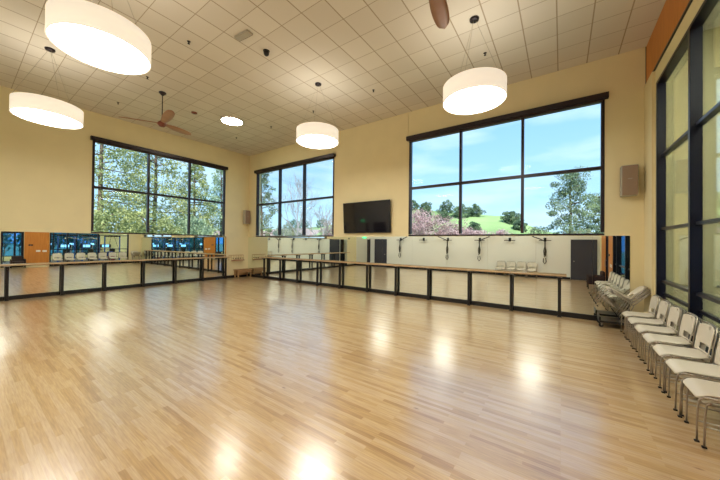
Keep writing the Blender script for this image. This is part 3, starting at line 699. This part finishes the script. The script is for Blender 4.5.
def tree(name, loc, h, kind, mat, label, cat, group, seed, n=60, per=120, ls=.14, width=2.5, z0=.15, density=1.0):
    rn_ = random.Random(seed)
    o = empty(name, (loc[0], loc[1], -.6), 0, label, cat, group)
    tk = trunk(h*(.97 if kind != 'round' else .7), h*.010+.05, rn_.uniform(-.1, .1), seed)
    lf = MB()
    for i in range(n):
        t = (i+.5)/n
        a = i*2.399+rn_.uniform(-.5, .5)
        if kind == 'conifer':
            z = h*(z0+(1-z0)*t); R = width*(1-t)**.75*rn_.uniform(.35, 1.05)+.15; q_ = (R*math.cos(a), R*math.sin(a), z-R*.22); cr = .28+.55*(1-t)*width/2.5
            leaves(lf, q_, cr, int(per*(.5+.8*(1-t))), ls, rn_, .55)
        elif kind == 'pine':
            z = h*(z0+(1-z0)*t); env = (.45+.55*math.sin(PI*min(1, t*1.25)))*(.55+.45*abs(math.sin(t*13+seed))); R = width*env*rn_.uniform(.3, 1.0); q_ = (R*math.cos(a), R*math.sin(a), z); cr = rn_.uniform(.35, .75)*width/2.5
            leaves(lf, q_, cr, per, ls, rn_, .6)
        else:
            ph = math.acos(1-2*t); rr = rn_.uniform(.45, .95); q_ = (width*rr*math.sin(ph)*math.cos(a), width*rr*math.sin(ph)*math.sin(a), h*(.5+z0/2)+ h*(.5-z0/2)*rr*math.cos(ph)); cr = width*rn_.uniform(.22, .38)
            leaves(lf, q_, cr, per, ls, rn_, .8)
        if rn_.random() < .22:
            tk.tube([(0, 0, min(q_[2]*.95, h*.7) if kind == 'round' else q_[2]*.98), (q_[0]*.6, q_[1]*.6, q_[2]*.99), q_], [.05, .03, .012], 5)
    tk.build('trunk', 'bark', o); lf.build('foliage', mat, o)
    return o
# beyond the tree window
gt = 'trees outside the tree window'
tree('conifer_tree', (-25.0, 5.6), 14.0, 'conifer', 'l_cedar', 'tall loose evergreen filling the left pane of the tree window', 'tree', gt, 11, 190, 75, .11, 4.3, .12)
tree('conifer_tree', (-25.5, 8.9), 13.5, 'conifer', 'l_cedar', 'broad drooping evergreen in the middle of the tree window', 'tree', gt, 12, 190, 75, .11, 4.0, .12)
tree('conifer_tree', (-25.0, 11.6), 9.2, 'conifer', 'l_cedar', 'narrower conifer in the right pane of the tree window', 'tree', gt, 13, 130, 75, .11, 2.6, .12)
tree('conifer_tree', (-27.0, 15.0), 10.2, 'conifer', 'l_cedar2', 'farther conifer at the right edge of the tree window', 'tree', gt, 14, 120, 70, .12, 2.8, .12)
tree('leafy_tree', (-21.5, 7.2), 4.6, 'round', 'l_cedar', 'low bright green tree along the bottom of the tree window', 'tree', gt, 15, 50, 90, .11, 1.8, .1)
tree('leafy_tree', (-21.8, 9.9), 4.6, 'round', 'l_cedar2', 'low green tree at the bottom right of the tree window', 'tree', gt, 16, 50, 90, .11, 1.7, .1)
tree('leafy_tree', (-21.3, 4.9), 4.7, 'round', 'l_cedar', 'low green tree at the bottom left of the tree window', 'tree', gt, 17, 50, 90, .11, 1.8, .1)
gg = 'trees outside the gym window'
for i, y in enumerate((-2.5, 1.5, 5.5, 9.0)):
    tree('leafy_tree', (17.0, y), 6.5, 'round', 'l_cedar2', ['leafy tree outside the gym window beyond the glass door', 'leafy tree outside the gym window behind the orange panel', 'leafy tree outside the middle of the gym window', 'leafy tree outside the gym window nearest the olive wall'][i], 'tree', gg, 160+i, 50, 60, .22, 2.3, .0)
# beyond the small back window
gs = 'trees outside the window left of the television'
tree('conifer_tree', (-27.6, 20.0), 11.5, 'pine', 'l_pine', 'dark thin evergreen at the left of the smaller window', 'tree', gs, 21, 110, 60, .11, 2.0, .1)
def bare_tree(loc, h, label, seed):
    rn_ = random.Random(seed); o = empty('bare_tree', (loc[0], loc[1], -.6), 0, label, 'tree', gs); mb = MB()
    def grow(p, d, L, r, depth):
        q_ = p + d*L; mid = p+d*L*.5+Vector((rn_.uniform(-.05, .05), rn_.uniform(-.05, .05), 0))*L
        mb.tube([p, mid, q_], [r, r*.85, r*.68], 5, cap=False)
        if depth == 0: return
        for k in range(3 if depth > 2 else 2 + (rn_.random() < .5)):
            nd = (d + Vector((rn_.uniform(-.6, .6), rn_.uniform(-.6, .6), rn_.uniform(-.1, .35)))).normalized()
            grow(p + d*L*rn_.uniform(.55, 1.0), nd, L*rn_.uniform(.62, .82), r*.62, depth-1)
    st = [(Vector((0, 0, 0)), Vector((rn_.uniform(-.1, .1), rn_.uniform(-.1, .1), 1)).normalized())]
    grow(Vector((0, 0, 0)), Vector((0, 0, 1)), h*.3, .085, 6)
    grow(Vector((0, 0, h*.2)), Vector((-.1, .1, 1)).normalized(), h*.27, .06, 5)
    mb.build('branches', 'bare', o)
bare_tree((-26.2, 24), 12, 'pale bare tree in the middle pane of the smaller window', 31)
bare_tree((-22.9, 25), 8.5, 'shorter bare tree in the right pane of the smaller window', 32)
tree('blossoming_shrub', (-24.0, 28.5), 5.6, 'round', 'l_plum', 'pinkish bush at the bottom right of the smaller window', 'shrub', gs, 33, 44, 90, .12, 2.0, .1)
tree('grey_green_shrub', (-28.6, 26), 4.6, 'round', 'l_sage', 'grey-green bush at the foot of the bare tree', 'shrub', gs, 34, 34, 80, .12, 1.8, .1)
tree('grey_green_shrub', (-31.5, 27), 5.2, 'round', 'l_sage', 'grey-green bush at the lower left of the smaller window', 'shrub', gs, 35, 34, 80, .12, 1.8, .1)
for i, (x, y, h, m_, lab) in enumerate(((-21.3, 27, 4.2, 'l_plum', 'low reddish bush left of the pinkish bush in the smaller window'), (-26.6, 30, 4.3, 'l_sage', 'grey-green bush seen low in the middle pane of the smaller window'), (-34, 29, 5.0, 'l_sage', 'grey-green bush low behind the thin dark evergreen'))):
    tree('low_shrub', (x, y), h, 'round', m_, lab, 'shrub', gs, 130+i, 44, 90, .12, 2.1, .05)
# beyond the wide window
gw = 'trees outside the wide hill window'
pl = [(-12.3, 26, 6.9, 2.1, 'pinkish blossoming tree at the left edge of the wide window'), (-10.2, 25.5, 5.8, 2.0, 'pinkish blossoming tree second from the left of the wide window'),
      (-8.3, 26.5, 5.0, 1.9, 'pinkish blossoming tree third from the left of the wide window'), (-6.5, 27, 4.1, 1.6, 'low pinkish blossoming bush beside the first mullion of the wide window'), (-4.6, 28, 3.8, 1.5, 'lowest pinkish bush near the middle of the wide window')]
for i, (x, y, h, w_, lab) in enumerate(pl): tree('blossoming_tree', (x, y), h, 'round', 'l_plum', lab, 'tree', gw, 40+i, 70, 110, .10, w_, .05)
tree('pine_tree', (.45, 22), 7.0, 'pine', 'l_pine', 'dark rugged pine standing in the right pane of the wide window', 'tree', gw, 50, 95, 110, .085, 2.1, .12)
tree('pine_tree', (2.1, 23), 5.6, 'pine', 'l_pine', 'dark pine cut off by the right edge of the wide window', 'tree', gw, 51, 70, 110, .085, 1.7, .12)
tree('sage_shrub', (-1.2, 23), 3.75, 'round', 'l_sage', 'sage green bush left of the dark pine', 'shrub', gw, 52, 40, 90, .09, 1.2, .1)
tree('sage_shrub', (.6, 20.6), 3.5, 'round', 'l_sage', 'sage green bush at the foot of the dark pine', 'shrub', gw, 53, 40, 90, .09, 1.2, .1)
tree('sage_shrub', (-2.9, 26), 3.3, 'round', 'l_sage', 'low sage green bush beside the right mullion', 'shrub', gw, 54, 30, 90, .09, 1.1, .1)
rn_ = random.Random(5)
oaks = [(-52, 112, 4.2, 'leftmost dark oak on the hill crest'), (-45, 110, 3.6, 'dark oak on the crest above the blossoming trees'), (-37.5, 112, 4.4, 'round dark oak left of the first mullion'), (-30, 106, 4.6, 'broad dark oak just right of the first mullion'),
        (-26, 110, 4.2, 'dark oak on the crest second right of the mullion'), (-33.5, 98, 3.6, 'dark oak lower on the slope near the first mullion'), (-40, 98, 3.4, 'dark oak lower on the slope above the blossom'), (-13.5, 104, 3.6, 'dark oak low on the right shoulder of the hill'),
        (-10.2, 98, 2.8, 'small dark oak beside the right mullion'), (-21, 88, 2.8, 'small dark oak halfway down the hill'), (-48, 92, 3.6, 'dark oak on the slope at the left window edge')]
for i, (x, y, r, lab) in enumerate(oaks):
    r *= .75
    t_ = tree('oak_tree', (x, y), r*2, 'round', 'l_oak', lab, 'tree', 'dark oaks on the hill', 70+i, 26, 50, .42, r, .0)
    t_.location.z = hz(x, y)-r*.5
for i, (x, y, r) in enumerate(((-118, 112, 4), (-128, 114, 4.5), (-104, 113, 3.6))):
    t_ = tree('oak_tree', (x, y), r*2, 'round', 'l_oak', ['far dark tree on the ridge, middle of the smaller window', 'far dark tree on the ridge, left in the smaller window', 'far dark tree on the ridge, right in the smaller window'][i], 'tree', 'trees on the far ridge', 90+i, 22, 40, .5, r, .0)
    t_.location.z = hz(x, y)-r*.6

# ------------------------------------------------------------------ sky, sun
w = bpy.data.worlds.new('World'); SC.world = w; w.use_nodes = True; nt = w.node_tree; nt.nodes.clear()
out = N(nt, 'ShaderNodeOutputWorld'); bg = N(nt, 'ShaderNodeBackground'); nt.links.new(bg.outputs[0], out.inputs[0])
tc = N(nt, 'ShaderNodeTexCoord'); sp = N(nt, 'ShaderNodeSeparateXYZ'); nt.links.new(tc.outputs['Generated'], sp.inputs[0])
rp = N(nt, 'ShaderNodeValToRGB'); e = rp.color_ramp.elements
e[0].position = 0; e[0].color = (.42, .62, .70, 1); e[1].position = .75; e[1].color = (.13, .31, .60, 1)
x_ = e.new(.12); x_.color = (.31, .54, .70, 1); x_ = e.new(.35); x_.color = (.215, .43, .66, 1)
nt.links.new(sp.outputs['Z'], rp.inputs['Fac'])
mp = N(nt, 'ShaderNodeMapping'); mp.inputs['Scale'].default_value = (1.6, 1.6, 7); nt.links.new(tc.outputs['Generated'], mp.inputs['Vector'])
no = N(nt, 'ShaderNodeTexNoise'); no.inputs['Scale'].default_value = 2.2; no.inputs['Detail'].default_value = 7; nt.links.new(mp.outputs[0], no.inputs['Vector'])
cr = N(nt, 'ShaderNodeValToRGB'); cr.color_ramp.elements[0].position = .46; cr.color_ramp.elements[0].color = (0, 0, 0, 1); cr.color_ramp.elements[1].position = .75; cr.color_ramp.elements[1].color = (.8, .8, .8, 1)
nt.links.new(no.outputs['Fac'], cr.inputs['Fac'])
mx = N(nt, 'ShaderNodeMixRGB'); mx.inputs[2].default_value = (.50, .64, .72, 1)
nt.links.new(cr.outputs[0], mx.inputs[0]); nt.links.new(rp.outputs[0], mx.inputs[1]); nt.links.new(mx.outputs[0], bg.inputs[0]); bg.inputs[1].default_value = .92
sl = bpy.data.lights.new('sun', 'SUN'); sl.energy = 4.6; sl.angle = .01; sl.color = (1, .95, .85)
so = bpy.data.objects.new('sun', sl); COL.objects.link(so); so.rotation_euler = Vector((-.55, .75, -1.0)).to_track_quat('-Z', 'Y').to_euler(); so.location = (5, -8, 20)

# ------------------------------------------------------------------ camera
cam = bpy.data.cameras.new('camera'); co = bpy.data.objects.new('camera', cam); COL.objects.link(co)
cam.sensor_fit = 'HORIZONTAL'; cam.sensor_width = 36; cam.lens = 36*286.63/720; cam.clip_start = .02; cam.clip_end = 1000
F = Vector((-0.57519412, 0.81797135, 0.00863621)); Rr = Vector((0.81800933, 0.57511117, 0.01038633)); U = Vector((-0.00352894, -0.01303866, 0.99990877))
mw = Matrix((Rr, U, -F)).transposed().to_4x4(); mw.translation = Vector((0, 0, 1.901)); co.matrix_world = mw
SC.camera = co
SC.view_settings.view_transform = 'Standard'; SC.view_settings.look = 'None'; SC.view_settings.gamma = 1; SC.view_settings.use_curve_mapping = False
SC.view_settings.exposure = 1.08
